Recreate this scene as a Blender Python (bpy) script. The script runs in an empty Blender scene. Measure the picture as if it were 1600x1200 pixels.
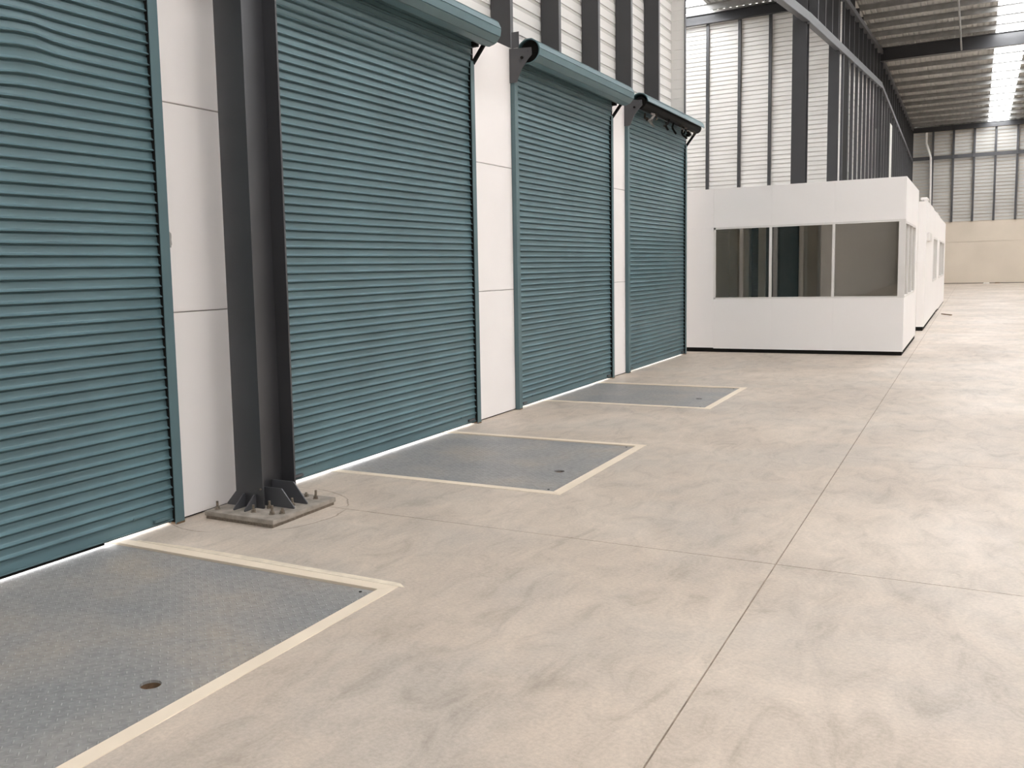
import bpy, bmesh, math, random
from mathutils import Vector, Matrix
random.seed(7)
S = bpy.context.scene
C = S.collection

# ---------------------------------------------------------------- camera
YAW, PITCH, ROLL, FPX = 0.53261, 0.1030, -0.026425, 1455.26
fwd = Vector((-math.sin(YAW)*math.cos(PITCH), math.cos(YAW)*math.cos(PITCH), -math.sin(PITCH)))
rt = fwd.cross(Vector((0, 0, 1))).normalized()
up = rt.cross(fwd)
r2 = rt*math.cos(ROLL) + up*math.sin(ROLL)
u2 = -rt*math.sin(ROLL) + up*math.cos(ROLL)
cam_data = bpy.data.cameras.new('camera')
cam = bpy.data.objects.new('camera', cam_data)
C.objects.link(cam)
M3 = Matrix((r2, u2, -fwd)).transposed()
cam.matrix_world = Matrix.Translation((4.5084, 0, 1.6)) @ M3.to_4x4()
cam_data.sensor_fit = 'HORIZONTAL'
cam_data.sensor_width = 36
cam_data.lens = FPX/1600*36
cam_data.shift_x = (800-665.065)/1600
cam_data.shift_y = (575.757-600)/1600
cam_data.clip_end = 300
S.camera = cam

# ---------------------------------------------------------------- sky, exposure, light levels
SKY = 8.0            # overcast daylight outside
SKYLIGHT = 15.5      # translucent roof strips glowing with that daylight
w = bpy.data.worlds.new('overcast_sky'); S.world = w; w.use_nodes = True
w.node_tree.nodes['Background'].inputs[0].default_value = (0.97, 0.985, 1.0, 1)
w.node_tree.nodes['Background'].inputs[1].default_value = SKY
S.view_settings.view_transform = 'Standard'
S.view_settings.look = 'None'
S.view_settings.gamma = 1
S.view_settings.use_curve_mapping = False
S.view_settings.exposure = 0.0

# ---------------------------------------------------------------- materials
def new_mat(name):
    m = bpy.data.materials.new(name); m.use_nodes = True
    nt = m.node_tree; b = nt.nodes['Principled BSDF']
    return m, nt, b
def N(nt, t, **k):
    n = nt.nodes.new(t)
    for a, v in k.items(): setattr(n, a, v)
    return n
def ramp(nt, stops):
    n = N(nt, 'ShaderNodeValToRGB'); e = n.color_ramp.elements
    while len(e) < len(stops): e.new(0.5)
    for i, (p, c) in enumerate(stops):
        e[i].position = p; e[i].color = (c[0], c[1], c[2], 1)
    return n
def plain(name, col, rough=0.5, metal=0.0, noise=0.06, scale=6.0, bump=0.0, spec=0.5):
    m, nt, b = new_mat(name)
    tc = N(nt, 'ShaderNodeNewGeometry')
    n = N(nt, 'ShaderNodeTexNoise'); n.inputs['Scale'].default_value = scale; n.inputs['Detail'].default_value = 5
    nt.links.new(tc.outputs['Position'], n.inputs['Vector'])
    r = ramp(nt, [(0.3, [c*(1-noise) for c in col]), (0.7, [min(1, c*(1+noise)) for c in col])])
    nt.links.new(n.outputs['Fac'], r.inputs[0])
    nt.links.new(r.outputs[0], b.inputs['Base Color'])
    b.inputs['Roughness'].default_value = rough
    b.inputs['Metallic'].default_value = metal
    b.inputs['Specular IOR Level'].default_value = spec
    if bump:
        n2 = N(nt, 'ShaderNodeTexNoise'); n2.inputs['Scale'].default_value = scale*12
        nt.links.new(tc.outputs['Position'], n2.inputs['Vector'])
        bp = N(nt, 'ShaderNodeBump'); bp.inputs['Strength'].default_value = bump; bp.inputs['Distance'].default_value = 0.004
        nt.links.new(n2.outputs['Fac'], bp.inputs['Height']); nt.links.new(bp.outputs[0], b.inputs['Normal'])
    return m

TEAL = plain('teal_painted_steel', (0.085, 0.150, 0.168), 0.42, 0.0, 0.12, 1.6, 0, 0.6)
TEALG = plain('teal_guide_steel', (0.085, 0.142, 0.155), 0.45, 0.0, 0.05, 3)
STEEL = plain('charcoal_steel_paint', (0.032, 0.032, 0.035), 0.36, 0.0, 0.08, 3, 0, 0.7)
COLM = plain('satin_charcoal_column_paint', (0.11, 0.11, 0.116), 0.40, 0.8, 0.06, 2)
STEEL2 = plain('grey_steel_paint', (0.062, 0.062, 0.067), 0.42, 0.0, 0.08, 3, 0, 0.6)
GALV = plain('galvanised_purlin', (0.25, 0.245, 0.235), 0.5, 0.25, 0.15, 4)
ROOFM = plain('roof_sheet_underside', (0.42, 0.415, 0.395), 0.55, 0.1, 0.2, 1.2)
WHITE = plain('white_painted_precast', (0.82, 0.775, 0.75), 0.55, 0, 0.025, 0.9, 0.05)
CREAMW = plain('cream_precast', (0.66, 0.58, 0.48), 0.65, 0, 0.05, 0.6, 0.03)
CLAD = plain('white_cladding_sheet', (0.74, 0.72, 0.69), 0.45, 0, 0.04, 1.0)
CLADF = plain('pale_grey_cladding_sheet', (0.52, 0.51, 0.485), 0.5, 0, 0.06, 0.6)
OFFICE = plain('white_sandwich_panel', (0.90, 0.865, 0.845), 0.4, 0, 0.015, 0.7)
OFFIN = plain('office_interior_board', (0.86, 0.82, 0.75), 0.6, 0, 0.04, 1.2)
ALU = plain('pale_aluminium_frame', (0.74, 0.71, 0.68), 0.4, 0.0, 0.03, 3)
BLACK = plain('black_rubber_and_dark_fill', (0.010, 0.009, 0.008), 0.8, 0, 0.2, 5, 0, 0.15)
BROWN = plain('dark_brown_board', (0.035, 0.024, 0.016), 0.6, 0, 0.3, 5)
RUST = plain('rusty_steel', (0.17, 0.105, 0.06), 0.6, 0.3, 0.3, 30)
EDGE = plain('cream_edge_frame', (0.72, 0.61, 0.48), 0.55, 0, 0.05, 4, 0.05)
GROUT = plain('pale_grout', (0.66, 0.57, 0.45), 0.8, 0, 0.12, 14, 0.3)
DUSTY = plain('dusty_steel_plate', (0.27, 0.235, 0.20), 0.7, 0.0, 0.3, 14, 0.3)
BOLT = plain('dusty_zinc_bolt', (0.20, 0.165, 0.13), 0.5, 0.5, 0.35, 60)
PITM = plain('pit_concrete', (0.03, 0.026, 0.022), 0.9, 0, 0.3, 5)
PATCH = plain('grey_scuff_patch', (0.36, 0.335, 0.315), 0.7, 0, 0.12, 30)
PATCH2 = plain('pale_filler_patch', (0.52, 0.47, 0.43), 0.7, 0, 0.12, 30)
PIPE = plain('white_pvc_pipe', (0.80, 0.77, 0.73), 0.35)
APRON = plain('outside_concrete', (0.62, 0.61, 0.60), 0.8)
BEHIND = plain('pale_painted_wall', (0.55, 0.535, 0.51), 0.7, 0, 0.05, 0.5)

def floor_material():
    m, nt, b = new_mat('polished_warehouse_concrete')
    g = N(nt, 'ShaderNodeNewGeometry'); L = nt.links.new
    def noise(sc, det, rough=0.55, stretch=(1, 1, 1), dist=0.0):
        mp = N(nt, 'ShaderNodeMapping'); mp.inputs['Scale'].default_value = stretch
        mp.inputs['Rotation'].default_value = (0, 0, 0.35)
        n = N(nt, 'ShaderNodeTexNoise'); n.inputs['Scale'].default_value = sc
        n.inputs['Detail'].default_value = det; n.inputs['Roughness'].default_value = rough
        n.inputs['Distortion'].default_value = dist
        L(g.outputs['Position'], mp.inputs[0]); L(mp.outputs[0], n.inputs['Vector']); return n
    a = noise(0.55, 6, 0.6, (1, 0.8, 1), 0.6)
    base = ramp(nt, [(0.28, (0.405, 0.340, 0.284)), (0.48, (0.492, 0.410, 0.338)), (0.70, (0.575, 0.488, 0.410))])
    L(a.outputs['Fac'], base.inputs[0])
    # cooler greyish clouds
    c = noise(0.9, 5, 0.6, (1, 1, 1), 0.4)
    cr = ramp(nt, [(0.46, (0, 0, 0)), (0.62, (1, 1, 1))]); L(c.outputs['Fac'], cr.inputs[0])
    mul = N(nt, 'ShaderNodeMath', operation='MULTIPLY'); mul.inputs[1].default_value = 0.5
    L(cr.outputs[0], mul.inputs[0])
    mx = N(nt, 'ShaderNodeMix', data_type='RGBA'); mx.inputs[7].default_value = (0.415, 0.37, 0.325, 1)
    L(mul.outputs[0], mx.inputs[0]); L(base.outputs[0], mx.inputs[6])
    # trowel streaks / scuffs
    d = noise(5.5, 6, 0.7, (1.0, 0.45, 1), 0.8)
    dr = ramp(nt, [(0.30, (0.74, 0.73, 0.71)), (0.46, (0.96, 0.96, 0.96)), (0.62, (1.09, 1.085, 1.08))]); L(d.outputs['Fac'], dr.inputs[0])
    m2 = N(nt, 'ShaderNodeMix', data_type='RGBA', blend_type='MULTIPLY'); m2.inputs[0].default_value = 0.9
    L(mx.outputs[2], m2.inputs[6]); L(dr.outputs[0], m2.inputs[7])
    # fine sandy grain
    e = noise(55, 4, 0.7)
    er = ramp(nt, [(0.3, (0.84, 0.84, 0.83)), (0.7, (1.13, 1.13, 1.13))]); L(e.outputs['Fac'], er.inputs[0])
    m3 = N(nt, 'ShaderNodeMix', data_type='RGBA', blend_type='MULTIPLY'); m3.inputs[0].default_value = 0.8
    L(m2.outputs[2], m3.inputs[6]); L(er.outputs[0], m3.inputs[7])
    # sparse dark scuff marks
    s = noise(2.3, 8, 0.78, (1, 0.6, 1), 1.5)
    sr = ramp(nt, [(0.655, (1, 1, 1)), (0.73, (0.66, 0.63, 0.60))]); L(s.outputs['Fac'], sr.inputs[0])
    m4 = N(nt, 'ShaderNodeMix', data_type='RGBA', blend_type='MULTIPLY'); m4.inputs[0].default_value = 0.8
    L(m3.outputs[2], m4.inputs[6]); L(sr.outputs[0], m4.inputs[7])
    # round saw cut / crack about the column base
    wob = noise(6, 3)
    off = N(nt, 'ShaderNodeVectorMath', operation='SUBTRACT'); off.inputs[1].default_value = (0.25, 4.87, 0)
    L(g.outputs['Position'], off.inputs[0])
    ln = N(nt, 'ShaderNodeVectorMath', operation='LENGTH'); L(off.outputs[0], ln.inputs[0])
    ws = N(nt, 'ShaderNodeMath', operation='MULTIPLY_ADD'); ws.inputs[1].default_value = 0.05; ws.inputs[2].default_value = -0.655
    L(wob.outputs['Fac'], ws.inputs[0])
    ad = N(nt, 'ShaderNodeMath', operation='ADD'); L(ln.outputs['Value'], ad.inputs[0]); L(ws.outputs[0], ad.inputs[1])
    ab = N(nt, 'ShaderNodeMath', operation='ABSOLUTE'); L(ad.outputs[0], ab.inputs[0])
    kr = ramp(nt, [(0.0, (0.50, 0.46, 0.42)), (0.0042, (0.62, 0.58, 0.54)), (0.0085, (1, 1, 1))]); L(ab.outputs[0], kr.inputs[0])
    m5 = N(nt, 'ShaderNodeMix', data_type='RGBA', blend_type='MULTIPLY'); 
    kn = noise(1.7, 4); km = ramp(nt, [(0.44, (0.05,)*3), (0.56, (1, 1, 1))]); L(kn.outputs['Fac'], km.inputs[0]); L(km.outputs[0], m5.inputs[0])
    L(m4.outputs[2], m5.inputs[6]); L(kr.outputs[0], m5.inputs[7])
    L(m5.outputs[2], b.inputs['Base Color'])
    rr = ramp(nt, [(0.3, (0.55,)*3), (0.7, (0.42,)*3)]); L(a.outputs['Fac'], rr.inputs[0]); L(rr.outputs[0], b.inputs['Roughness'])
    bp = N(nt, 'ShaderNodeBump'); bp.inputs['Strength'].default_value = 0.25; bp.inputs['Distance'].default_value = 0.002
    L(e.outputs['Fac'], bp.inputs['Height']); L(bp.outputs[0], b.inputs['Normal'])
    b.inputs['Specular IOR Level'].default_value = 0.36
    return m
FLOORM = floor_material()

def checker_plate_material():
    # steel deck with small raised lugs lying alternately at right angles
    m, nt, b = new_mat('checker_plate_steel'); L = nt.links.new
    g = N(nt, 'ShaderNodeNewGeometry')
    mp = N(nt, 'ShaderNodeMapping'); mp.inputs['Scale'].default_value = (31, 31, 31)
    mp.inputs['Rotation'].default_value = (0, 0, math.radians(45))
    L(g.outputs['Position'], mp.inputs[0])
    sp = N(nt, 'ShaderNodeSeparateXYZ'); L(mp.outputs[0], sp.inputs[0])
    def mth(op, a, bb=None, c=None):
        n = N(nt, 'ShaderNodeMath', operation=op)
        for i, v in enumerate((a, bb, c)):
            if v is None: continue
            if isinstance(v, (int, float)): n.inputs[i].default_value = v
            else: L(v, n.inputs[i])
        return n.outputs[0]
    x, y = sp.outputs[0], sp.outputs[1]
    par = mth('PINGPONG', mth('ADD', mth('FLOOR', x), mth('FLOOR', y)), 1)      # 0 / 1
    fx = mth('SUBTRACT', mth('FRACT', x), 0.5); fy = mth('SUBTRACT', mth('FRACT', y), 0.5)
    def lug(p, q):
        return mth('SUBTRACT', 1, mth('MINIMUM', 1, mth('ADD', mth('POWER', mth('DIVIDE', p, 0.47), 2), mth('POWER', mth('DIVIDE', q, 0.12), 2))))
    h = mth('ADD', mth('MULTIPLY', lug(fx, fy), par), mth('MULTIPLY', lug(fy, fx), mth('SUBTRACT', 1, par)))
    n = N(nt, 'ShaderNodeTexNoise'); n.inputs['Scale'].default_value = 1.6; n.inputs['Detail'].default_value = 6
    L(g.outputs['Position'], n.inputs['Vector'])
    cr = ramp(nt, [(0.35, (0.265, 0.262, 0.258)), (0.52, (0.315, 0.298, 0.280)), (0.70, (0.385, 0.335, 0.28))]); L(n.outputs['Fac'], cr.inputs[0])
    n2 = N(nt, 'ShaderNodeTexNoise'); n2.inputs['Scale'].default_value = 26; n2.inputs['Detail'].default_value = 4
    L(g.outputs['Position'], n2.inputs['Vector'])
    c2 = ramp(nt, [(0.3, (0.82,)*3), (0.7, (1.12,)*3)]); L(n2.outputs['Fac'], c2.inputs[0])
    mx = N(nt, 'ShaderNodeMix', data_type='RGBA', blend_type='MULTIPLY'); mx.inputs[0].default_value = 1
    L(cr.outputs[0], mx.inputs[6]); L(c2.outputs[0], mx.inputs[7])
    # lug tops coloured a little brighter
    mw = N(nt, 'ShaderNodeMix', data_type='RGBA'); mw.inputs[7].default_value = (0.44, 0.42, 0.40, 1)
    L(mth('MULTIPLY', h, 0.6), mw.inputs[0]); L(mx.outputs[2], mw.inputs[6])
    L(mw.outputs[2], b.inputs['Base Color'])
    bp = N(nt, 'ShaderNodeBump'); bp.inputs['Strength'].default_value = 0.8; bp.inputs['Distance'].default_value = 0.004
    L(h, bp.inputs['Height']); L(bp.outputs[0], b.inputs['Normal'])
    b.inputs['Roughness'].default_value = 0.5; b.inputs['Metallic'].default_value = 0.2
    return m
CHECKER = checker_plate_material()

def glass_material():
    m, nt, b = new_mat('tinted_window_glass')
    nt.nodes.remove(b); out = nt.nodes['Material Output']
    tr = N(nt, 'ShaderNodeBsdfTransparent'); tr.inputs[0].default_value = (0.95, 0.94, 0.91, 1)
    gl = N(nt, 'ShaderNodeBsdfGlossy'); gl.inputs['Roughness'].default_value = 0.02; gl.inputs[0].default_value = (0.95, 0.95, 0.93, 1)
    fr = N(nt, 'ShaderNodeFresnel'); fr.inputs[0].default_value = 1.75
    mx = N(nt, 'ShaderNodeMixShader')
    nt.links.new(fr.outputs[0], mx.inputs[0]); nt.links.new(tr.outputs[0], mx.inputs[1]); nt.links.new(gl.outputs[0], mx.inputs[2])
    nt.links.new(mx.outputs[0], out.inputs[0])
    return m
GLASS = glass_material()

def skylight_material():
    m, nt, b = new_mat('translucent_skylight_sheet')
    b.inputs['Base Color'].default_value = (0.85, 0.88, 0.9, 1)
    b.inputs['Emission Color'].default_value = (0.975, 0.985, 1.0, 1)
    b.inputs['Emission Strength'].default_value = SKYLIGHT
    return m
SKYM = skylight_material()

# ---------------------------------------------------------------- mesh helpers
class MB:
    def __init__(s): s.v = []; s.f = []
    def box(s, x0, x1, y0, y1, z0, z1):
        n = len(s.v)
        s.v += [(x0, y0, z0), (x1, y0, z0), (x1, y1, z0), (x0, y1, z0), (x0, y0, z1), (x1, y0, z1), (x1, y1, z1), (x0, y1, z1)]
        s.f += [tuple(n+i for i in q) for q in ((0, 3, 2, 1), (4, 5, 6, 7), (0, 1, 5, 4), (1, 2, 6, 5), (2, 3, 7, 6), (3, 0, 4, 7))]
        return s
    def hexa(s, p):            # 8 points: bottom 4 then top 4
        n = len(s.v); s.v += [tuple(q) for q in p]
        s.f += [tuple(n+i for i in q) for q in ((0, 3, 2, 1), (4, 5, 6, 7), (0, 1, 5, 4), (1, 2, 6, 5), (2, 3, 7, 6), (3, 0, 4, 7))]
        return s
    def prism(s, prof, axis, a0, a1):
        # closed 2-D profile pushed along an axis; profile coordinates are the two other axes in order
        n = len(s.v); k = len(prof)
        def P(p, a):
            return (a, p[0], p[1]) if axis == 'x' else (p[0], a, p[1]) if axis == 'y' else (p[0], p[1], a)
        s.v += [P(p, a0) for p in prof] + [P(p, a1) for p in prof]
        for i in range(k):
            j = (i+1) % k
            s.f.append((n+i, n+j, n+k+j, n+k+i))
        s.f.append(tuple(n+i for i in reversed(range(k)))); s.f.append(tuple(n+k+i for i in range(k)))
        return s
    def tube(s, p0, p1, r, seg=10, r1=None):
        p0 = Vector(p0); p1 = Vector(p1); d = (p1-p0).normalized()
        a = d.cross(Vector((0, 0, 1)) if abs(d.z) < 0.9 else Vector((1, 0, 0))).normalized(); b = d.cross(a)
        n = len(s.v); r1 = r if r1 is None else r1
        for p, rr in ((p0, r), (p1, r1)):
            for i in range(seg):
                t = 2*math.pi*i/seg; s.v.append(tuple(p + a*math.cos(t)*rr + b*math.sin(t)*rr))
        for i in range(seg):
            j = (i+1) % seg; s.f.append((n+i, n+j, n+seg+j, n+seg+i))
        s.f.append(tuple(n+i for i in reversed(range(seg)))); s.f.append(tuple(n+seg+i for i in range(seg)))
        return s
    def bar(s, p0, p1, wx, wy, upv=(0, 0, 1)):
        p0 = Vector(p0); p1 = Vector(p1); d = (p1-p0).normalized()
        a = d.cross(Vector(upv)).normalized()*wx/2; b = a.normalized().cross(d).normalized()*wy/2
        return s.hexa([p0-a-b, p0+a-b, p1+a-b, p1-a-b, p0-a+b, p0+a+b, p1+a+b, p1-a+b])
    def mesh(s, name):
        me = bpy.data.meshes.new(name); me.from_pydata(s.v, [], s.f)
        bm = bmesh.new(); bm.from_mesh(me); bmesh.ops.recalc_face_normals(bm, faces=bm.faces); bm.to_mesh(me); bm.free()
        return me
    def build(s, name, mat, parent=None, bevel=0, loc=None, smooth=False, **tags):
        me = s.mesh(name)
        if bevel:
            bm = bmesh.new(); bm.from_mesh(me)
            es = [e for e in bm.edges if len(e.link_faces) == 2 and e.calc_face_angle(0) > 0.5]
            bmesh.ops.bevel(bm, geom=es, offset=bevel, segments=2, affect='EDGES', clamp_overlap=True)
            bm.to_mesh(me); bm.free()
        me.materials.append(mat)
        if smooth:
            for p in me.polygons: p.use_smooth = True
        return link(name, me, parent, loc, **tags)

def link(name, me, parent=None, loc=None, **tags):
    o = bpy.data.objects.new(name, me); C.objects.link(o)
    if parent: o.parent = parent
    if loc: o.location = loc
    for k, v in tags.items(): o[k] = v
    return o
def thing(name, loc, label, cat, group=None, kind=None):
    o = bpy.data.objects.new(name, None); C.objects.link(o); o.location = loc; o.empty_display_size = 0.2
    o['label'] = label; o['category'] = cat
    if group: o['group'] = group
    if kind: o['kind'] = kind
    return o
def struct(name, label, cat): return thing(name, (0, 0, 0), label, cat, kind='structure')

def sheet_profile(z0, z1, pitch, face, depth, rib=0.035, sl=0.010, sign=1):
    # horizontally ribbed sheet: face position, recessed ribs; returns closed outline (offset, z)
    pts = []; z = z0
    while z < z1-1e-4:
        ze = min(z+pitch, z1)
        pts.append((face, z))
        if z+pitch <= z1+1e-4:
            pts += [(face, ze-rib-2*sl), (face-sign*depth, ze-rib-sl), (face-sign*depth, ze-sl), (face, ze-0.0005)]
        else: pts.append((face, ze))
        z = ze
    back = face-sign*(depth+0.004)
    return pts + [(back, z1), (back, z0)]

# ================================================================ FLOOR
floor = struct('floor', 'mottled beige polished concrete warehouse floor with thin sawn joints', 'floor')
J = 0.0035; XJ, YJ = 3.64, 5.10
P1, P2, P3 = (1.50, 3.905), (6.06, 8.115), (10.45, 12.44)
XQ = 2.012
def notch(p): return [(-0.34, p[1]), (XQ, p[1]), (XQ, p[0]), (-0.34, p[0])]
def slab(outline):
    b = MB(); b.prism(outline, 'z', -0.12, 0.0); return b.build('slab', FLOORM, floor)
slab([(-0.34, -34), (XJ-J, -34), (XJ-J, YJ-J), (-0.34, YJ-J)] + notch(P1))
slab([(-0.34, YJ+J), (XJ-J, YJ+J), (XJ-J, 68), (-0.34, 68)] + notch(P3) + notch(P2))
ys = [-34, -14, YJ, 8.2, 22.0, 38.0, 53.0, 68.0]
xs = [XJ, 12.0, 20.0, 30.0]
for i in range(len(xs)-1):
    for k in range(len(ys)-1):
        a = J if xs[i] == XJ or i else 0; jj = J if k == 1 else 0.002
        slab([(xs[i]+J, ys[k]+(J if k == 2 else 0.002)), (xs[i+1]-J, ys[k]+(J if k == 2 else 0.002)), (xs[i+1]-J, ys[k+1]-jj), (xs[i]+J, ys[k+1]-jj)])
slab([(-7.2, 17.0), (-0.345, 17.0), (-0.345, 32), (-7.2, 32)])
MB().box(XJ-0.05, 30, -34, 68, -0.16, -0.006-0.12).build('sub_base', PITM, floor)
MB().box(-0.3, XJ+0.05, YJ-0.05, YJ+0.05, -0.16, -0.126).build('sub_base', PITM, floor)
apron = MB().box(-14, -0.36, -34, 16.7, -0.2, -0.03).build('apron', APRON, None, kind='structure', label='pale outside concrete apron raised to brighten the gap under the roller doors', category='ground')  # ground raised near floor level, added so the door gap looks bright

FILL = plain('brown_joint_sealant', (0.24, 0.185, 0.14), 0.8, 0, 0.45, 9)
MB().box(XJ-J, XJ+J, -34, 68, -0.12, -0.0035).hexa([(0.73, YJ-J, -0.12), (30, YJ-J, -0.12), (30, YJ+J, -0.12), (0.73, YJ+J, -0.12), (0.73, YJ-J, -0.0035), (30, YJ-J, -0.0035), (30, YJ+J, -0.0035), (0.73, YJ+J, -0.0035)]).build('joint_filler', FILL, floor)

# ================================================================ CEILING
ceil = struct('ceiling', 'grey corrugated roof with cross purlins and long white skylight strips', 'ceiling')
def zr(y): return 10.45 + (44.5-y)*0.0255
def zbay(y): return 9.66 + (31.5-y)*0.0255
def roof_sheet(x0, x1, y0, y1, mat, name, zf):
    pitch, d = 0.2, 0.035; pts = []; x = x0
    while x < x1-1e-4:
        e = min(x+pitch, x1); wd = e-x
        pts += [(x, 0), (x+wd*0.55, 0), (x+wd*0.65, d), (x+wd*0.9, d)]
        x = e
    pts.append((x1, 0))
    b = MB(); n = len(pts)
    for th in (0.06, 0.075):
        for y in (y0, y1): b.v += [(p[0], y, zf(y)+th+p[1]) for p in pts]
    b.f += [(i, i+1, n+i+1, n+i) for i in range(n-1)]
    b.f += [(2*n+i, 3*n+i, 3*n+i+1, 2*n+i+1) for i in range(n-1)]
    b.f += [(i, 2*n+i, 2*n+i+1, i+1) for i in range(n-1)] + [(n+i, n+i+1, 3*n+i+1, 3*n+i) for i in range(n-1)]
    return b.build(name, mat, ceil)
def purlin(yy, z, x0, x1):
    prof = [(yy, z-0.13), (yy+0.06, z-0.13), (yy+0.06, z-0.115), (yy+0.005, z-0.115), (yy+0.005, z+0.045), (yy+0.005, z+0.058), (yy-0.06, z+0.058), (yy-0.06, z+0.045), (yy, z+0.045)]
    MB().prism(prof, 'x', x0, x1).build('purlin', GALV, ceil)
SKY_X = [(4.97, 6.05), (14.4, 15.5), (23.8, 24.9)]
for (x0r, ya, yb, zf, strips, x1r) in ((-0.5, -34.2, 4.9, zr, SKY_X, 30.2), (-0.5, 4.9, 17.2, zr, SKY_X, 30.2), (0.6, 17.2, 24.8, zr, SKY_X, 30.2),
                                   (0.6, 24.8, 44.5, zr, SKY_X, 30.2), (0.6, 44.5, 68.2, zr, SKY_X, 30.2), (-7.5, 17.0, 31.75, zbay, [(-4.2, -3.0)], 0.66)):
    x = x0r
    for (sa, sb) in strips + [(x1r, x1r)]:
        roof_sheet(x, sa, ya, yb, ROOFM, 'roof_sheet', zf)
        if sb > sa: roof_sheet(sa, sb, ya, yb, SKYM, 'skylight_sheet', zf)
        x = sb
yy = 66.4
while yy > -33.5:
    st = 1.97 if yy > 44.9 else 1.40 if yy > 27 else 2.4
    if not any(abs(yy-c) < 0.25 for c in (24.8, 44.5, 4.9)): purlin(yy, zr(yy), 0.62 if yy > 17 else -0.3, 30.1)
    yy -= st
yy = 30.7
while yy > 17.3:
    purlin(yy, zbay(yy), -7.2, 0.58); yy -= 1.3

# ================================================================ WALLS
# ---- dock wall (left), x = 0
wl = struct('wall_left', 'white precast dock wall with four roller doors and ribbed cladding above', 'wall')
ZJ1, ZJ2, ZT = 1.38, 2.73, 4.05
# door extents: outer edges of guides
DOORS = [(1.10, 4.372), (5.42, 8.695), (9.665, 12.955), (13.605, 16.885)]
piers = [(-34.0, 1.10), (4.372, 5.42), (8.695, 9.665), (12.955, 13.605), (16.885, 17.08)]
for (a, b_) in piers:
    a2 = a-0.07 if a > 0 else a; b2 = b_+0.07 if b_ < 17 else b_
    for (z0, z1) in ((0.009, ZJ1), (ZJ1, ZJ2), (ZJ2, ZT)):
        MB().box(-0.34, -0.001, a2, b2, z0+0.0035, z1-0.0035).build('precast_panel', WHITE, wl, bevel=0.003)
    MB().box(-0.33, -0.012, a2+0.01, b2-0.01, 0.03, ZT-0.01).build('joint_sealant', PATCH, wl)
    MB().box(-0.33, -0.02, a2+0.01, b2-0.01, 0.0, 0.03).build('base_gap', BLACK, wl)
for (a, b_) in DOORS:
    MB().box(-0.30, -0.02, a, b_, 3.75, ZT-0.005).build('door_head_blocker', STEEL2, wl)  # unseen box added behind the curtain top to stop light leaking in
# filler marks on the white panels
def blob(y, z, ry, rz, mat, seed):
    rnd = random.Random(seed); b = MB(); pts = []
    for i in range(18):
        t = 2*math.pi*i/18; k = 1+rnd.uniform(-.12, .12)
        cy = abs(math.cos(t))**0.6*math.copysign(1, math.cos(t)); cz = abs(math.sin(t))**0.6*math.copysign(1, math.sin(t))
        pts.append((y+cy*ry*k, z+cz*rz*k))
    b.prism(pts, 'x', -0.0005, 0.0025); b.build('filler_mark', mat, wl)
blob(4.418, 1.853, 0.020, 0.052, PATCH, 1); blob(8.745, 2.70, 0.022, 0.040, PATCH2, 2); blob(8.745, 2.555, 0.022, 0.045, PATCH2, 3)
# cladding above
ZC = 10.9
zc = ZT
while zc < ZC-0.01:
    z1 = min(zc+0.84, ZC)
    MB().prism(sheet_profile(zc, z1, 0.168, -0.25, 0.038, 0.03, 0.012), 'y', -34, 16.95).build('cladding_sheet', CLAD, wl)
    zc = z1
def stud(x, y, z0, z1, depth, parent, fl=0.06, mat=STEEL):
    # C channel: web faces the camera end of the hall, flange faces into the hall
    b = MB(); b.prism([(x, y), (x, y+fl), (x-0.006, y+fl), (x-0.006, y+0.005), (x-depth+0.006, y+0.005), (x-depth+0.006, y+fl), (x-depth, y+fl), (x-depth, y)], 'z', z0, z1)
    return b.build('stud', mat, parent)
y = -12.9
k = 0
while y < 16:
    stud(-0.005, y-0.0, ZT, ZC, 0.235, wl, 0.075); y += 1.4125
# corner return of the dock wall
MB().prism([(xx, zz) for xx, zz in sheet_profile(ZT, ZC, 0.168, 16.95, 0.006, 0.006, 0.002, -1)], 'x', -0.25, -0.004).build('corner_flashing', CLAD, wl)
MB().box(-0.012, 0.0, 16.93, 17.0, ZT, ZC).build('corner_trim', STEEL2, wl)
MB().box(-0.34, -0.26, -34, 17.08, ZT, 12.5).build('leak_backing', BEHIND, wl)  # unseen sheet carried up past the cladding to keep sky light out

# ---- unseen closing walls so the hall is closed
wn = MB().box(-0.3, 30, -34.2, -34.0, 0, 13.0).build('wall_near', PATCH, None, kind='structure', label='plain grey unseen end wall behind the viewpoint', category='wall')  # unseen wall, toned down to cut its bounce onto the near column
wr = MB().box(30, 30.2, -34, 68, 0, 13.0).build('wall_right', BEHIND, None, kind='structure', label='plain pale long wall on the right side of the hall', category='wall')
wb = struct('wall_bay', 'plain pale walls closing the side bay beside the white offices', 'wall')
MB().box(-7.4, -7.2, 17, 32, 0, 12).build('bay_side', BEHIND, wb)
MB().box(-7.4, -0.34, 17.08, 17.2, 0, 12).build('bay_return', BEHIND, wb)

# ---- recess wall y = 31.5 facing the camera
wx = struct('wall_recess', 'white ribbed cladding wall with thin dark posts above the front office', 'wall')
YX = 31.5
zc = 3.9
while zc < 9.72:
    z1 = min(zc+0.69, 9.72)
    MB().prism([(p[0], p[1]) for p in sheet_profile(zc, z1, 0.138, YX, 0.035, 0.022, 0.004, -1)], 'x', -7.2, 0.84).build('cladding_sheet', CLAD, wx)
    zc = z1
MB().box(-7.2, 0.9, YX, YX+0.15, 0, 3.9).build('precast_panel', WHITE, wx)
for xm in (-6.0, -5.05, -4.1, -3.13, -2.13, -1.20, -0.28):
    MB().box(xm-0.045, xm+0.045, YX-0.10, YX-0.004, 3.9, 9.35).build('stud', STEEL, wx)
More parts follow.
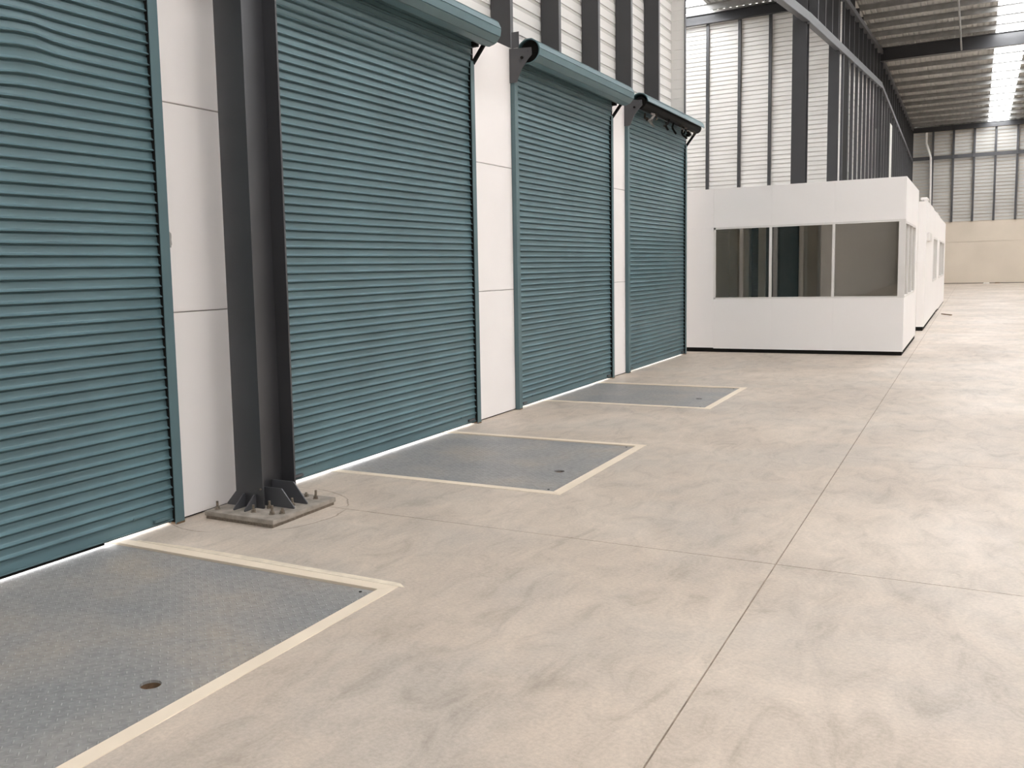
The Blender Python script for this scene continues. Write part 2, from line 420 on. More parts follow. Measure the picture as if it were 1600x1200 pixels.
# ---- inner side wall x = 0.9
wi = struct('wall_inner', 'shaded side wall of close-set dark studs beyond the side bay', 'wall')
MB().box(0.62, 0.78, 31.66, 68, 0, 3.9).build('precast_panel', WHITE, wi)
MB().box(0.50, 0.60, 31.66, 68, 3.9, 10.9).build('leak_backing', ROOFM, wi)  # unseen backing added behind the cladding to block sky leaks
def girt_z(y): return 7.50 + (y-24.8)*(8.95-7.50)/(44.5-24.8) if y < 44.6 else 8.95 - (y-44.5)*(8.95-7.75)/(67.5-44.5)
for (a, b_, zt) in ((31.66, 44.5, 10.6), (44.5, 68, 10.2)):
    zc = 3.9
    while zc < zt:
        z1 = min(zc+1.05, zt); fx_ = 0.80 if z1 < 7.6 else 0.68
        MB().prism(sheet_profile(zc, z1, 0.21, fx_, 0.02), 'y', a, b_).build('cladding_sheet', CLADF, wi); zc = z1
for (z0, z1) in ((8.3, 9.35), (9.35, 10.4)):
    MB().prism(sheet_profile(z0, z1, 0.21, 0.68, 0.02), 'y', 24.98, 31.35).build('cladding_sheet', CLADF, wi)
y = 26.2
while y < 67.5:
    if abs(y-44.6) > 0.35 and abs(y-30.7) > 0.35:
        if y < 31.6: stud(0.9, y, girt_z(y)-0.02, 10.1, 0.21, wi, 0.07)
        else:
            stud(0.9, y, 3.9, girt_z(y), 0.095, wi, 0.09, STEEL2); stud(0.9, y, girt_z(y)+0.001, 10.1, 0.21, wi, 0.07)
    y += 1.35
MB().box(0.805, 0.885, 31.75, 33.3, 3.9, girt_z(32)).build('dark_wall_strip', BLACK, wi)  # black strip over one dark stretch of the wall
MB().box(0.885, 0.90, 49.7, 50.9, 3.9, 8.0).build('white_flashing', CLAD, wi, label='bright white vertical flashing strip')
MB().box(0.60, 0.64, 17.2, 31.66, 9.9, 11.3).build('upper_infill', CLADF, wi)
# ---- far wall y = 68
wf = struct('wall_far', 'far end wall of cream concrete panels below grey ribbed cladding', 'wall')
for i in range(3):
    x0 = 0.62+i*9.8; x1 = min(x0+9.8, 30)
    for (z0, z1) in ((0.0, 2.6), (2.6, 3.87)):
        MB().box(x0+0.004, x1-0.004, 68.0, 68.15, z0+(0.006 if z0 else 0.0), z1-0.006).build('precast_panel', CREAMW, wf)
MB().box(0.62, 30, 68.14, 68.25, 0, 10.0).build('joint_sealant', CREAMW, wf)  # full-height backing that also stops sky leaking past the panels
zc = 3.9
while zc < 10.1:
    z1 = min(zc+1.05, 10.2)
    MB().prism([(p[0], p[1]) for p in sheet_profile(zc, z1, 0.21, 68.1, 0.05, 0.035, 0.006, -1)], 'x', 0.6, 30).build('cladding_sheet', CLADF, wf)
    zc = z1
MB().box(0.9, 30, 67.985, 67.999, 0, 0.035).build('base_gap', BROWN, wf)
x = 2.03
while x < 29:
    MB().box(x-0.055, x+0.055, 67.9, 68.095, 3.87, 9.6).build('stud', STEEL2, wf); x += 1.132
MB().box(0.88, 30, 67.82, 67.9, 7.80, 8.02).build('girt', STEEL2, wf)

# ================================================================ MAIN STEEL
def i_beam_profile(c, d, wd, tf=0.014, tw=0.01):
    # flanges at c-d/2 and c+d/2 in the second coordinate, returns outline (a, b)
    h = d/2; q = wd/2
    return [(-q, -h), (q, -h), (q, -h+tf), (tw/2, -h+tf), (tw/2, h-tf), (q, h-tf), (q, h), (-q, h), (-q, h-tf), (-tw/2, h-tf), (-tw/2, -h+tf), (-q, -h+tf)]
def column(x0, x1, y0, depth, top, label, base=True, big=True):
    cx, cy = (x0+x1)/2, y0+depth/2
    t = thing('steel_column', (cx, cy, 0), label, 'column')
    zb = 0.05 if base else 0
    b = MB(); b.prism(i_beam_profile(0, depth, x1-x0, 0.016, 0.012), 'z', zb, top); b.build('i_section', COLM if base else STEEL, t)
    return t
def bolt(parent, x, y, z, h=0.045, tilt=0.0, r=0.0085):
    b = MB(); tx = tilt
    b.tube((x, y, z), (x+tx, y, z+h), r, 8)
    b.tube((x, y, z), (x, y, z+0.004), r*2.3, 12)
    b.tube((x, y, z+0.004), (x+tx*.3, y, z+0.004+r*1.9), r*1.75, 6)
    return b.build('anchor_bolt', BOLT, parent)
# near column, with full base detail
nc = column(0.215, 0.45, 4.70, 0.355, 10.9, 'large near charcoal steel column on a bolted base plate between roller doors')
ncx, ncy = 0.3325, 4.8775
def rel(x, y): return x-ncx, y-ncy
bx0, by0 = rel(0.115, 4.49); bx1, by1 = rel(0.705, 5.17)
MB().box(bx0, bx1, by0, by1, 0.022, 0.052).build('base_plate', DUSTY, nc, bevel=0.003)
MB().box(bx0+0.008, bx1-0.012, by0+0.01, by1-0.01, 0.0, 0.024).build('grout_bed', BOLT, nc)
g = 0.010
def gusset_y(x, y_face, sgn, h, l, z=0.052):       # stands on a flange, points along y
    X, Y = rel(x, y_face)
    pts = [(Y, z), (Y+sgn*l, z), (Y+sgn*l, z+0.012), (Y+sgn*0.018, z+h), (Y, z+h)]
    b = MB(); b.prism(pts, 'x', X-g/2, X+g/2); return b.build('gusset', STEEL2, nc, bevel=0.001)
def gusset_x(y, x_face, sgn, h, l, flat, z=0.052):
    X, Y = rel(x_face, y)
    pts = [(X, z), (X+sgn*l, z), (X+sgn*l, z+0.012), (X+sgn*flat, z+h), (X, z+h)]
    b = MB(); b.prism(pts, 'y', Y-g/2, Y+g/2); return b.build('gusset', STEEL2, nc, bevel=0.001)
gusset_y(0.290, 4.70, -1, 0.092, 0.115); gusset_y(0.385, 4.70, -1, 0.092, 0.115)
gusset_y(0.290, 5.055, 1, 0.092, 0.10); gusset_y(0.385, 5.055, 1, 0.092, 0.10)
gusset_x(4.706, 0.215, -1, 0.10, 0.085, 0.004)
gusset_x(4.79, 0.34, 1, 0.128, 0.30, 0.20); gusset_x(4.93, 0.34, 1, 0.145, 0.30, 0.19)
gusset_x(4.79, 0.325, -1, 0.10, 0.18, 0.1); gusset_x(4.93, 0.325, -1, 0.10, 0.18, 0.1)
for (x, y, h, tl) in ((0.165, 4.565, 0.055, 0), (0.445, 4.605, 0.05, 0), (0.593, 4.615, 0.06, 0.004), (0.642, 4.66, 0.036, 0.004),
                      (0.565, 4.862, 0.05, 0), (0.60, 5.075, 0.062, 0.006), (0.472, 4.735, 0.05, 0), (0.165, 5.09, 0.05, 0), (0.50, 5.10, 0.03, 0)):
    X, Y = rel(x, y); bolt(nc, X, Y, 0.052, h, tl)
b = MB(); b.tube((rel(0.435, 4.699)[0], rel(0, 4.699)[1], 0.185), (rel(0.435, 4.699)[0], rel(0, 4.69)[1], 0.185), 0.006, 8); b.build('rivet', BOLT, nc)

c1 = column(0.545, 0.872, 24.62, 0.36, 10.9, 'tall charcoal steel column standing behind the front white office', base=False)
c2 = column(0.60, 0.885, 44.6, 0.36, 10.4, 'distant charcoal column where the cross beam meets the shaded side wall', base=False)
c3 = column(0.615, 0.885, 30.5, 0.25, 10.4, 'slimmer charcoal post at the right end of the ribbed recess wall', base=False)
c4 = column(0.66, 0.93, 67.5, 0.3, 9.9, 'farthest steel column in the far left corner of the hall', base=False)

def rafter(y, z0, z1, x0, x1, label, wd=0.2):
    t = MB(); zc_ = (z0+z1)/2
    t.prism([(y+p[0], zc_+p[1]) for p in i_beam_profile(0, z1-z0, wd, 0.02, 0.012)], 'x', x0, x1)
    o = t.build('roof_beam', STEEL, None); o['label'] = label; o['category'] = 'beam'
    return o
rafter(44.5, 9.90, 10.44, 0.62, 30, 'deep charcoal roof beam crossing midway below the skylight strip')
rafter(24.8, 10.3, 10.88, 0.66, 30, 'charcoal roof beam above the nearer side bay column')
rafter(4.9, 10.8, 11.38, -0.2, 30, 'charcoal roof beam high above the near column')
rafter(67.75, 9.53, 9.83, 0.7, 30, 'charcoal eave beam along the top of the far end wall', 0.16)
rafter(31.32, 9.29, 9.60, -7.2, 0.6, 'charcoal beam capping the ribbed recess wall', 0.15)

def strut(name, p0, p1, wd, ht, label, cat, mat=STEEL2, group=None):
    b = MB()
    d = (Vector(p1)-Vector(p0)); L_ = d.length
    # channel: web + two flanges
    a = Vector(p0); e = Vector(p1)
    b.bar(a, e, 0.012, ht)
    b.bar(a+Vector((-wd/2, 0, ht/2)), e+Vector((-wd/2, 0, ht/2)), wd, 0.012)
    b.bar(a+Vector((-wd/2, 0, -ht/2)), e+Vector((-wd/2, 0, -ht/2)), wd, 0.012)
    return b.build(name, mat, wi)
strut('girt', (0.93, 18.5, 6.85), (0.93, 24.6, 7.44), 0.14, 0.20, 'rising grey steel girt running up to the nearer tall column', 'beam')
strut('girt', (0.93, 24.6, 7.44), (0.93, 44.6, 8.93), 0.14, 0.22, 'long grey steel girt between the tall column and the distant column', 'beam')
strut('girt', (0.93, 44.6, 8.93), (0.93, 67.6, 7.80), 0.12, 0.16, 'thin grey girt sloping along the farthest stretch of side wall', 'beam')
strut('eave_strut', (0.95, 24.8, 9.05), (0.95, 44.4, 10.25), 0.14, 0.16, 'grey eave strut above the upper studs of the side wall', 'beam')
strut('eave_strut', (0.95, 44.7, 10.02), (0.95, 67.6, 9.72), 0.14, 0.14, 'grey eave strut running to the far corner under the roof', 'beam')
b = MB(); b.tube((3.78, 27.0, 10.35), (3.80, 44.3, 9.93), 0.035, 10); o = b.build('roof_pipe', PIPE if False else GALV, None, smooth=True)
o['label'] = 'thin pale pipe hanging under the roof sheets near the cross beam'; o['category'] = 'pipe'
b = MB()
pp = [(1.66, 67.72, 9.5), (1.66, 67.72, 8.85), (1.93, 67.72, 7.95), (1.98, 67.72, 3.9)]
for a, e in zip(pp, pp[1:]): b.tube(a, e, 0.065, 10)
o = b.build('downpipe', PIPE, None, smooth=False); o['label'] = 'white bent downpipe on the far wall left of its first stud'; o['category'] = 'pipe'

# ================================================================ ROLLER DOORS
PITCH_S = 0.0655
def slat_mesh(y0, y1, seed=None, zbase=0.0, dent=None, lean=0.0):
    prof = [(-0.006, PITCH_S+0.002), (-0.004, PITCH_S-0.003), (0.001, PITCH_S-0.008), (0.0022, 0.0240), (0.0045, 0.0205), (0.0160, 0.0125), (0.0195, 0.0100),
            (0.0195, 0.0072), (0.0150, 0.0045), (-0.002, 0.0042), (-0.009, 0.0), (-0.009, PITCH_S+0.002)]
    segs = 1 if dent is None else 26
    me = bpy.data.meshes.new('slat'); v = []; f = []; n = len(prof)
    for s in range(segs+1):
        y = y0+(y1-y0)*s/segs
        for p in prof:
            dx, dz = dent(y, zbase+p[1]) if dent else (0, 0)
            v.append((p[0]+dx, y, p[1]+dz))
    for s in range(segs):
        for i in range(n):
            j = (i+1) % n; f.append((s*n+i, s*n+j, (s+1)*n+j, (s+1)*n+i))
    f.append(tuple(range(n))[::-1]); f.append(tuple(segs*n+i for i in range(n)))
    me.from_pydata(v, [], f)
    bm = bmesh.new(); bm.from_mesh(me); bmesh.ops.recalc_face_normals(bm, faces=bm.faces); bm.to_mesh(me); bm.free()
    me.materials.append(TEAL)
    return me
def door_dent(y, z):
    g1 = math.exp(-((y-3.42)/0.16)**2-((z-2.93)/0.13)**2)
    g2 = math.exp(-((y-3.20)/0.12)**2-((z-2.72)/0.12)**2)
    g3 = math.exp(-((y-3.70)/0.25)**2-((z-2.80)/0.09)**2)
    return 0.022*g1-0.010*g2+0.008*g3, 0.018*g1-0.016*g2
ZB = 0.105      # top of bottom rail
RX, RZ, RR = 0.215, 3.985, 0.135
def curtain_x(z):
    return 0.014 if z < 3.45 else 0.014+(z-3.45)**1.4*0.11
WORDS = [('nearest teal roller door cut off by the left edge, with dented upper slats'),
         ('wide teal roller door just right of the large near column'),
         ('teal roller door between the two white piers, third along the wall'),
         ('farthest teal roller door, beside the white office, with torn roll above')]
for di, (ya, yb) in enumerate(DOORS):
    d = thing('door_%d' % (di+1), (0, (ya+yb)/2, 0), WORDS[di], 'roller door', 'teal roller doors along the dock wall', 'structure')
    oy = (ya+yb)/2
    c0, c1_ = ya+0.045-oy, yb-0.045-oy       # curtain edges inside the guides
    shared = slat_mesh(c0, c1_)
    z = ZB; i = 0
    while z < 3.93:
        if di == 0 and 2.3 < z < 3.35:
            me = slat_mesh(c0, c1_, zbase=z, dent=lambda y, zz, oy=oy: door_dent(y+oy, zz))
        else: me = shared
        o = link('slat', me, d, (curtain_x(z), 0, z))
        if z > 3.45: o.rotation_euler = (0, math.atan((curtain_x(z+0.03)-curtain_x(z))/0.03)*1.0, 0)
        z += PITCH_S; i += 1
    # bottom rail with rubber seal
    br = MB().box(0.010, 0.018, c0, c1_, 0.036, ZB+0.002).build('bottom_rail', TEAL, d)
    MB().prism([(0.018, ZB-0.002), (0.024, ZB-0.006), (0.024, ZB-0.012), (0.018, ZB-0.012)], 'y', c0, c1_).build('rail_lip', TEAL, br)
    MB().box(0.0, 0.030, c0, c1_, 0.028, 0.036).build('rail_foot', TEALG, br)
    MB().box(0.002, 0.012, c0, c1_, 0.018, 0.030).build('rubber_seal', BLACK, d)
    if di == 0: MB().box(0.0, 0.016, c0, 3.74-oy, 0.008, 0.018).build('rubber_flap', BLACK, d)
    # slide bolts on the bottom rail
    for s, yy_ in ((1, yb-0.19-oy), (-1, ya+0.19-oy)):
        sb = MB().box(0.018, 0.040, yy_-0.055, yy_+0.075 if s > 0 else yy_+0.055, 0.044, 0.066)
        sb.build('slide_bolt', TEALG if di == 0 else STEEL2, d, bevel=0.003)
        MB().tube((0.018, yy_-s*0.22, 0.112), (0.038, yy_-s*0.22, 0.112), 0.007, 8).tube((0.034, yy_-s*0.22, 0.112), (0.034, yy_-s*0.22+0.03, 0.113), 0.005, 6).build('rail_pin', TEALG, d)
    # guides: channel opening towards the curtain
    for s, edge in ((1, yb-oy), (-1, ya-oy)):
        e0, e1 = (edge-0.078, edge) if s > 0 else (edge, edge+0.085)
        b = MB()
        b.box(0.046, 0.052, e0, e1, 0.004, 3.72)                                  # front face
        if s > 0: b.box(0.0, 0.046, e1-0.006, e1, 0.004, 3.72)                     # outer return
        else: b.box(0.0, 0.046, e0, e0+0.006, 0.004, 3.72)
        b.box(0.0, 0.003, e0, e1, 0.004, 3.72)
        b.build('guide_rail', TEALG, d)
        if s > 0: MB().box(0.004, 0.045, e0+0.006, e0+0.012, 0.02, 3.7).build('guide_gap_shade', BLACK, d)  # black strip painting the shade in the guide's open side
        MB().box(0.0, 0.054, e0+0.004, e1, 0.0, 0.012).build('guide_foot', RUST, d)
    # roll of curtain above
    torn = (di == 3)
    n = 11; b = MB(); k0 = 0.0 if torn else 0.1; span = 1.0*math.pi if torn else 2*math.pi
    y0r, y1r = ya+0.02-oy, yb+0.025-oy
    m = n if not torn else 6
    prof = []
    for i in range(m):
        t0 = k0+span*i/m; t1 = k0+span*(i+1)/m
        for (t, r) in ((t0+0.01, RR-0.003), (t0+0.04, RR+0.004), (t0+0.10, RR+0.002), (t1-0.03, RR+0.002)):
            prof.append((RX+r*math.cos(t), RZ+r*math.sin(t)))
    if torn:
        inner = [(RX+(RR-0.012)*math.cos(k0+span*(1-i/12)), RZ+(RR-0.012)*math.sin(k0+span*(1-i/12))) for i in range(13)]
        b.prism(prof+inner, 'y', y0r, y1r)
    else:
        # hollow ring: outer + inner skins
        K = len(prof); inner = [(RX+(RR-0.012)*math.cos(2*math.pi*i/K), RZ+(RR-0.012)*math.sin(2*math.pi*i/K)) for i in range(K)]
        for yv in (y0r, y1r):
            b.v += [(p[0], yv, p[1]) for p in prof]; b.v += [(p[0], yv, p[1]) for p in inner]
        for i in range(K):
            j = (i+1) % K
            b.f += [(i, j, 2*K+j, 2*K+i), (K+i, 3*K+i, 3*K+j, K+j), (i, K+i, K+j, j), (2*K+i, 2*K+j, 3*K+j, 3*K+i)]
    b.build('rolled_curtain', TEAL, d)
    MB().tube((RX, y0r+0.05, RZ), (RX, y1r-0.012, RZ), RR-(0.05 if torn else 0.014), 20).build('dark_roll_core', BLACK, d)  # black fill standing for the shade inside the hollow roll
    MB().tube((RX, y0r-0.04, RZ), (RX, y1r+0.04, RZ), 0.02, 10).build('axle', STEEL2, d)
    if torn:
        rnd = random.Random(5)
        for i in range(15):
            yv = y0r+0.5+rnd.random()*(y1r-y0r-0.7)
            b = MB(); p = Vector((RX+rnd.uniform(-.08, .06), yv, RZ-0.08))
            for q in range(3):
                e = p+Vector((rnd.uniform(-.05, .05), rnd.uniform(-.09, .09), rnd.uniform(-.07, .0)))
                b.bar(p, e, 0.03, 0.006, (0, 1, 0.2)); p = e
            b.build('torn_strip', [BROWN, PATCH, BLACK][i % 3], d)
    # brackets
    yl = ya-0.012-oy
    plate = [(0.0, 4.03), (0.262, 4.012), (0.270, 3.935), (0.225, 3.892), (0.150, 3.80), (0.118, 3.735), (0.086, 3.66), (0.0, 3.66)]
    pb = MB().prism(plate, 'y', yl-0.005, yl+0.005).build('end_bracket', STEEL2, d)
    MB().box(0.03, 0.118, yl-0.005, yl+0.003, 4.03, 4.20).build('upright_tab', STEEL2, pb)
    MB().tube((0.155, yl-0.02, 3.915), (0.155, yl+0.0, 3.915), 0.016, 8).build('bolt_head', BLACK, pb)
    yr = yb+0.0-oy
    b = MB(); b.bar((0.035, yr, 3.70), (0.215, yr, 3.935), 0.035, 0.030, (0, 1, 0)); b.bar((0.0, yr, 3.95), (0.25, yr, 3.95), 0.02, 0.02)
    b.box(0.0, 0.03, yr-0.015, yr+0.015, 3.68, 4.03)
    pb = b.build('end_bracket', BLACK, d)
    MB().box(0.03, 0.10, yr-0.05, yr+0.02, 3.862, 3.955).build('bearing_box', BLACK, pb)
    MB().box(0.02, 0.028, yr-0.12, yr-0.05, 3.84, 3.95).build('curtain_clip', TEALG, d)

# ================================================================ DOCK LEVELLERS
LW = ['largest steel dock leveller plate, cut off by the bottom left corner', 'steel dock leveller plate in front of the second roller door', 'farthest steel dock leveller plate, in front of the third roller door']
for li, (y0, y1) in enumerate((P1, P2, P3)):
    t = thing('dock_leveller', (1.0, (y0+y1)/2, 0), LW[li], 'dock leveller', 'dock levellers set in the floor')
    ox, oy = 1.0, (y0+y1)/2
    fw_ = 0.078
    # deck plate with a round lifting hole
    hx, hy, hr = (1.727, 2.497, 0.043) if li == 0 else (1.705, 6.81, 0.042) if li == 1 else (1.69, 11.25, 0.040)
    px0, px1, py0, py1 = -0.10, XQ-fw_-0.010, y0+fw_+0.022, y1-fw_-0.020
    bm = bmesh.new()
    hole = [(hx+hr*math.cos(2*math.pi*i/32), hy+hr*math.sin(2*math.pi*i/32)) for i in range(32)]
    outer = [(px0, py0), (px1, py0), (px1, py1), (px0, py1)]
    zt, zb = -0.004, -0.016
    eds = []
    for ring in (outer, hole):
        vs = [bm.verts.new((x-ox, y-oy, zt)) for x, y in ring]
        eds += [bm.edges.new((vs[i], vs[(i+1) % len(vs)])) for i in range(len(vs))]
    res = bmesh.ops.triangle_fill(bm, use_beauty=True, edges=eds)
    ext = bmesh.ops.extrude_face_region(bm, geom=list(bm.faces))
    for v in [e for e in ext['geom'] if isinstance(e, bmesh.types.BMVert)]: v.co.z = zb
    bmesh.ops.recalc_face_normals(bm, faces=bm.faces)
    me = bpy.data.meshes.new('deck_plate'); bm.to_mesh(me); bm.free(); me.materials.append(CHECKER)
    dp = link('deck_plate', me, t)
    # rusty collar below the hole
    b = MB(); K = 24; n0 = 0
    for (r, z) in ((hr, zb), (hr*0.98, zb-0.022), (hr*0.86, zb-0.022), (hr*0.86, zb-0.05)):
        b.v += [(hx-ox+r*math.cos(2*math.pi*i/K), hy-oy+r*math.sin(2*math.pi*i/K), z) for i in range(K)]
    for q in range(3):
        for i in range(K): b.f.append((q*K+i, q*K+(i+1) % K, (q+1)*K+(i+1) % K, (q+1)*K+i))
    b.build('lifting_socket', RUST, t)
    for (sx, sy) in ((px1-0.055, py0+0.04), (px1-0.055, py1-0.04)):
        MB().tube((sx-ox, sy-oy, zt-0.001), (sx-ox, sy-oy, zt+0.0015), 0.009, 10).build('countersunk_screw', BLACK, t)
    # cream edge frame
    def L3(x, y): return (x-ox, y-oy)
    for name, pts in (('edge_frame', [(-0.30, y1), (XQ, y1), (XQ-fw_, y1-fw_), (-0.30, y1-fw_)]),
                      ('edge_frame', [(XQ, y1), (XQ, y0), (XQ-fw_, y0+fw_), (XQ-fw_, y1-fw_)]),
                      ('edge_frame', [(XQ, y0), (-0.30, y0), (-0.30, y0+fw_), (XQ-fw_, y0+fw_)])):
        b = MB(); b.prism([L3(*p) for p in pts], 'z', -0.05, 0.0025); b.build(name, EDGE, t, bevel=0.0012)
    if li == 0:
        b = MB(); b.prism([L3(*p) for p in [(0.10, y1+0.006), (XQ+0.03, y1+0.006), (XQ-0.02, y1+0.05), (0.9, y1+0.062), (0.45, y1+0.05), (0.12, y1+0.02)]], 'z', -0.01, 0.0014)
        b.build('grout_strip', GROUT, t)
    # pit below
    b = MB(); x0, x1, a, c, zf = -0.34-ox, XQ-0.002-ox, y0+0.002-oy, y1-0.002-oy, -0.35
    b.v = [(x0, a, zf), (x1, a, zf), (x1, c, zf), (x0, c, zf), (x0, a, -0.05), (x1, a, -0.05), (x1, c, -0.05), (x0, c, -0.05)]
    b.f = [(0, 1, 2, 3), (0, 4, 5, 1), (1, 5, 6, 2), (2, 6, 7, 3), (3, 7, 4, 0)]
    b.build('pit', PITM, t)
    MB().box(-0.34-ox, -0.10-ox-0.004, y0+fw_+0.01-oy, y1-fw_-0.01-oy, -0.05, -0.004).build('rear_hinge_sill', APRON, t)

# ================================================================ OFFICES
def office(x0, x1, y0, y1, zt, label, plinth_front=True):
    t = thing('site_office', (x0, y0, 0), label, 'office')
    return t
# --- front office
X0, X1, Y0, Y1, ZO = -0.10, 3.51, 17.42, 21.35, 2.96
of = thing('site_office', (X1, Y0, 0), 'front white site office with long corner windows, beside the last roller door', 'office')
def bx(m, x0, x1, y0, y1, z0, z1): return m.box(x0-X1, x1-X1, y0-Y0, y1-Y0, z0, z1)
bx(MB(), X0+0.01, X1-0.015, Y0+0.015, Y1-0.015, 0.0, 0.078).build('skid_base', BLACK, of)
T = 0.05
W0, W1, WZ0, WZ1 = 0.40, 3.43, 0.97, 2.265
cols = [X0, 0.40, 1.40, 2.42, X1]
for i in range(4):
    a, b_ = cols[i]+(0.0006 if i else 0), cols[i+1]-(0.0006 if i < 3 else 0)
    if i == 0:
        for (z0, z1) in ((0.078, WZ1), (WZ1+0.001, ZO)): bx(MB(), a, b_, Y0, Y0+T, z0, z1).build('wall_panel', OFFICE, of)
    else:
        bx(MB(), a, b_, Y0, Y0+T, 0.065, WZ0).build('wall_panel', OFFICE, of)
        bx(MB(), a, b_, Y0, Y0+T, WZ1, ZO).build('wall_panel', OFFICE, of)
SY1 = 20.45
for (a, b_, z0, z1) in ((Y0+T, SY1, 0.078, WZ0), (Y0+T, SY1, WZ1-0.03, ZO), (SY1, Y1, 0.078, ZO)):
    bx(MB(), X1-T, X1, a, b_, z0, z1).build('wall_panel', OFFICE, of)
bx(MB(), X0, X1, Y1-T, Y1, 0.065, ZO).build('wall_panel', OFFIN, of)
bx(MB(), X0, X0+T, Y0+T, Y1-T, 0.065, ZO).build('wall_panel', OFFIN, of)
bx(MB(), X0+0.01, X1-0.01, Y0+0.01, Y1-0.01, ZO-0.10, ZO-0.005).build('roof_panel', OFFICE, of)
bx(MB(), X0+T, X1-T, Y0+T, Y1-T, 0.05, 0.075).build('office_floor', CREAMW, of)
# partition with a doorway
PY = 20.70
for (a, b_, z0, z1) in ((X0+T, 0.36, 0.07, 2.86), (1.36, X1-T, 0.07, 2.86), (0.36, 1.36, 2.42, 2.86)):
    bx(MB(), a, b_, PY, PY+0.06, z0, z1).build('partition', OFFIN, of)
bx(MB(), 0.56, 0.70, PY-0.03, PY+0.05, 0.07, 2.42).build('door_post', OFFIN, of)
bx(MB(), 0.36, 1.36, PY+0.30, PY+0.33, 0.07, 2.42).build('doorway_dark_fill', BROWN, of, label='dark brown board standing for the unlit room past the doorway')  # dark board paints the shade of the room beyond the opening
for sx in (-0.02+0.19, 1.72):
    bx(MB(), sx, sx+0.07, PY-0.02, PY, 0.07, 2.86).build('pale_strip', ALU, of)  # pale strips; the right one imitates a reflection in the glass
# front window frame
fr = MB()
f = 0.035
bx(fr, W0, W1, Y0-0.004, Y0+0.045, WZ0, WZ0+0.028); bx(fr, W0, W1, Y0-0.004, Y0+0.045, WZ1-f, WZ1)
bx(fr, W0, W0+f, Y0-0.004, Y0+0.045, WZ0, WZ1)
fr.build('window_frame', ALU, of)
for xm in (1.385, 2.415): bx(MB(), xm-0.022, xm+0.022, Y0-0.006, Y0+0.045, WZ0, WZ1-0.005).build('mullion', ALU, of)
bx(MB(), 3.41, X1+0.002, Y0-0.006, Y0+0.075, WZ0-0.002, WZ1+0.002).build('corner_post', ALU, of, bevel=0.003)
for (a, b_) in ((W0+f, 1.363), (1.407, 2.393), (2.437, 3.41)):
    bx(MB(), a, b_, Y0+0.02, Y0+0.026, WZ0+0.028, WZ1-f).build('pane', GLASS, of)
# side window
sf = MB()
bx(sf, X1-0.045, X1+0.004, Y0+0.07, SY1, WZ0, WZ0+0.03); bx(sf, X1-0.045, X1+0.004, Y0+0.07, SY1, WZ1-0.03-f, WZ1-0.03)
bx(sf, X1-0.045, X1+0.004, SY1-0.05, SY1, WZ0, WZ1-0.03)
sf.build('window_frame', ALU, of)
edges = [Y0+0.075, 18.33, 19.38, SY1-0.05]
for ym in edges[1:3]: bx(MB(), X1-0.045, X1+0.006, ym-0.035, ym+0.035, WZ0+0.03, WZ1-0.03-f).build('mullion', ALU, of)
for a, b_ in zip(edges, edges[1:]):
    bx(MB(), X1-0.026, X1-0.020, a+0.03, b_-0.03, WZ0+0.03, WZ1-0.03-f).build('pane', GLASS, of)
# --- second office
X2, Y2a, Y2b, Z2 = 3.56, 23.58, 39.3, 2.87
o2 = thing('site_office', (X2, Y2a, 0), 'longer white site office behind the front one, with a far side window', 'office')
def b2(m, x0, x1, y0, y1, z0, z1): return m.box(x0-X2, x1-X2, y0-Y2a, y1-Y2a, z0, z1)
XI = 1.0
b2(MB(), XI, X2-0.02, Y2a+0.01, 31.7, 0.0, 0.09).build('skid_base', BLACK, o2)
b2(MB(), XI, X2-0.01, 32.2, Y2b-0.02, 0.0, 0.05).build('skid_base', BROWN, o2)
b2(MB(), X2-0.3, X2-0.001, 33.2, 33.7, 0.0, 0.10).build('skid_block', BLACK, o2)
wy = [(Y2a, 28.0, 0.09, Z2+0.03), (28.0, 30.7, 0.09, 1.0), (28.0, 30.7, 2.17, Z2), (30.7, 32.8, 0.09, Z2), (32.8, 37.8, 0.05, 1.0), (32.8, 37.8, 2.17, Z2-0.02), (37.8, Y2b, 0.05, Z2-0.02)]
for (a, b_, z0, z1) in wy:
    b2(MB(), X2-0.05, X2, a+0.001, b_-0.001, z0, z1).build('wall_panel', OFFICE, o2)
b2(MB(), XI, X2-0.05, Y2a, Y2a+0.05, 0.09, Z2).build('wall_panel', OFFICE, o2)
b2(MB(), XI, X2-0.05, Y2b-0.05, Y2b, 0.05, Z2-0.03).build('wall_panel', OFFICE, o2)
b2(MB(), XI, XI+0.05, Y2a+0.05, Y2b-0.05, 0.05, Z2-0.03).build('wall_panel', OFFICE, o2)
b2(MB(), XI, X2-0.05, Y2a+0.05, Y2b-0.05, Z2-0.12, Z2-0.03).build('roof_panel', OFFICE, o2)
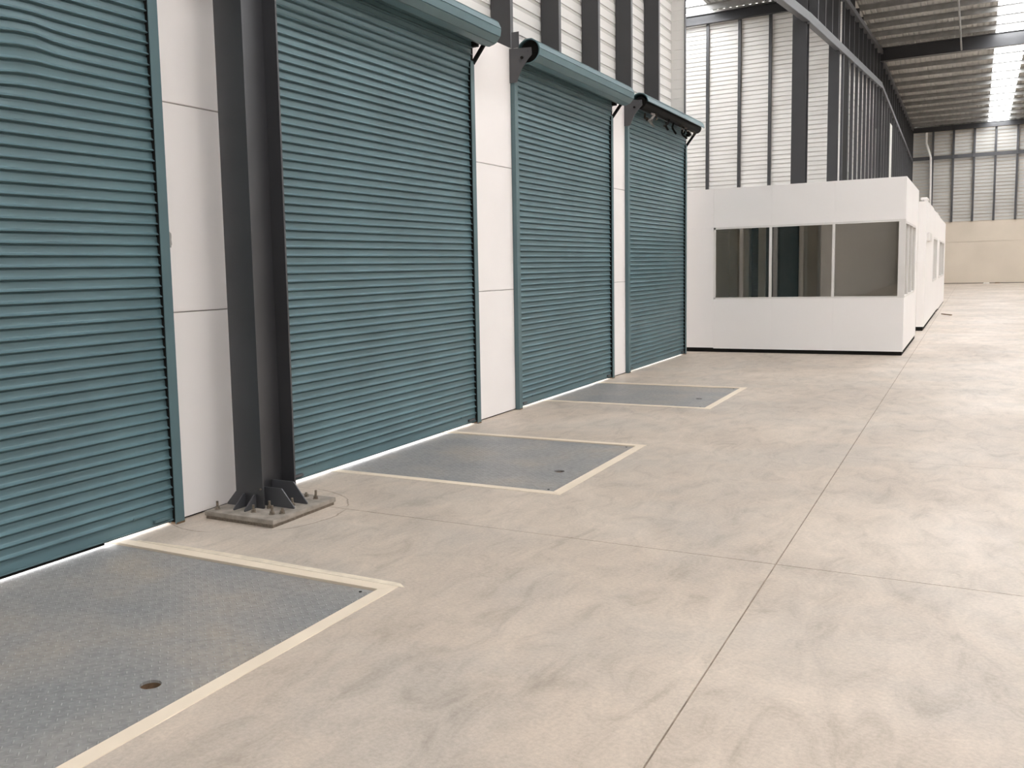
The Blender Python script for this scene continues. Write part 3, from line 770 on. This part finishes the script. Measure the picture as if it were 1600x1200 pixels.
b2(MB(), X2-0.12, X2+0.01, 23.0+0.6, 24.4, Z2+0.03, Z2+0.09).build('roof_capping', OFFICE, o2, bevel=0.01)
b2(MB(), X2-0.10, X2+0.008, 30.2, 31.3, Z2, Z2+0.03).build('roof_capping', OFFICE, o2, bevel=0.01)
b2(MB(), X2, X2+0.05, 24.2, 25.6, 2.0, 2.20).build('wall_unit', ALU, o2, bevel=0.01, label='small pale grey box on the side wall')
for (a, b_) in ((28.0, 30.7), (32.8, 37.8)):
    m = MB()
    b2(m, X2-0.045, X2+0.01, a, b_, 1.0, 1.05); b2(m, X2-0.045, X2+0.01, a, b_, 2.12, 2.17)
    b2(m, X2-0.045, X2+0.01, a, a+0.12, 1.05, 2.12); b2(m, X2-0.045, X2+0.01, b_-0.12, b_, 1.05, 2.12)
    m.build('window_frame', ALU, o2)
    mid = (a+b_)/2
    b2(MB(), X2-0.045, X2+0.01, mid-0.06, mid+0.06, 1.05, 2.12).build('mullion', ALU, o2)
    for p, q in ((a+0.12, mid-0.06), (mid+0.06, b_-0.12)):
        b2(MB(), X2-0.03, X2-0.024, p, q, 1.05, 2.12).build('pane', GLASS, o2)

# ================================================================ SMALL THINGS ON THE FLOOR
b = MB(); b.bar((3.74, 30.7, 0.014), (3.98, 30.1, 0.014), 0.05, 0.024); o = b.build('timber_offcut', RUST, None)
o['label'] = 'short brown timber offcut on the floor right of the second office'; o['category'] = 'timber'
for (x, y, lx, ly, h, mt, nm, lb) in ((5.0, 67.3, 0.35, 0.3, 0.05, PIPE, 'paper_scrap', 'pale paper scrap on the floor at the far wall'),
                                      (5.6, 67.5, 0.30, 0.2, 0.06, RUST, 'timber_offcut', 'small brown offcut against the far wall, right of the paper scrap')):
    b = MB(); b.hexa([(x, y, 0), (x+lx, y, 0), (x+lx, y+ly, 0), (x, y+ly*.8, 0), (x+.03, y+.03, h), (x+lx*.7, y+.02, h*.6), (x+lx*.9, y+ly*.8, h), (x+.05, y+ly*.7, h*.8)])
    o = b.build(nm, mt, None); o['label'] = lb; o['category'] = 'debris'
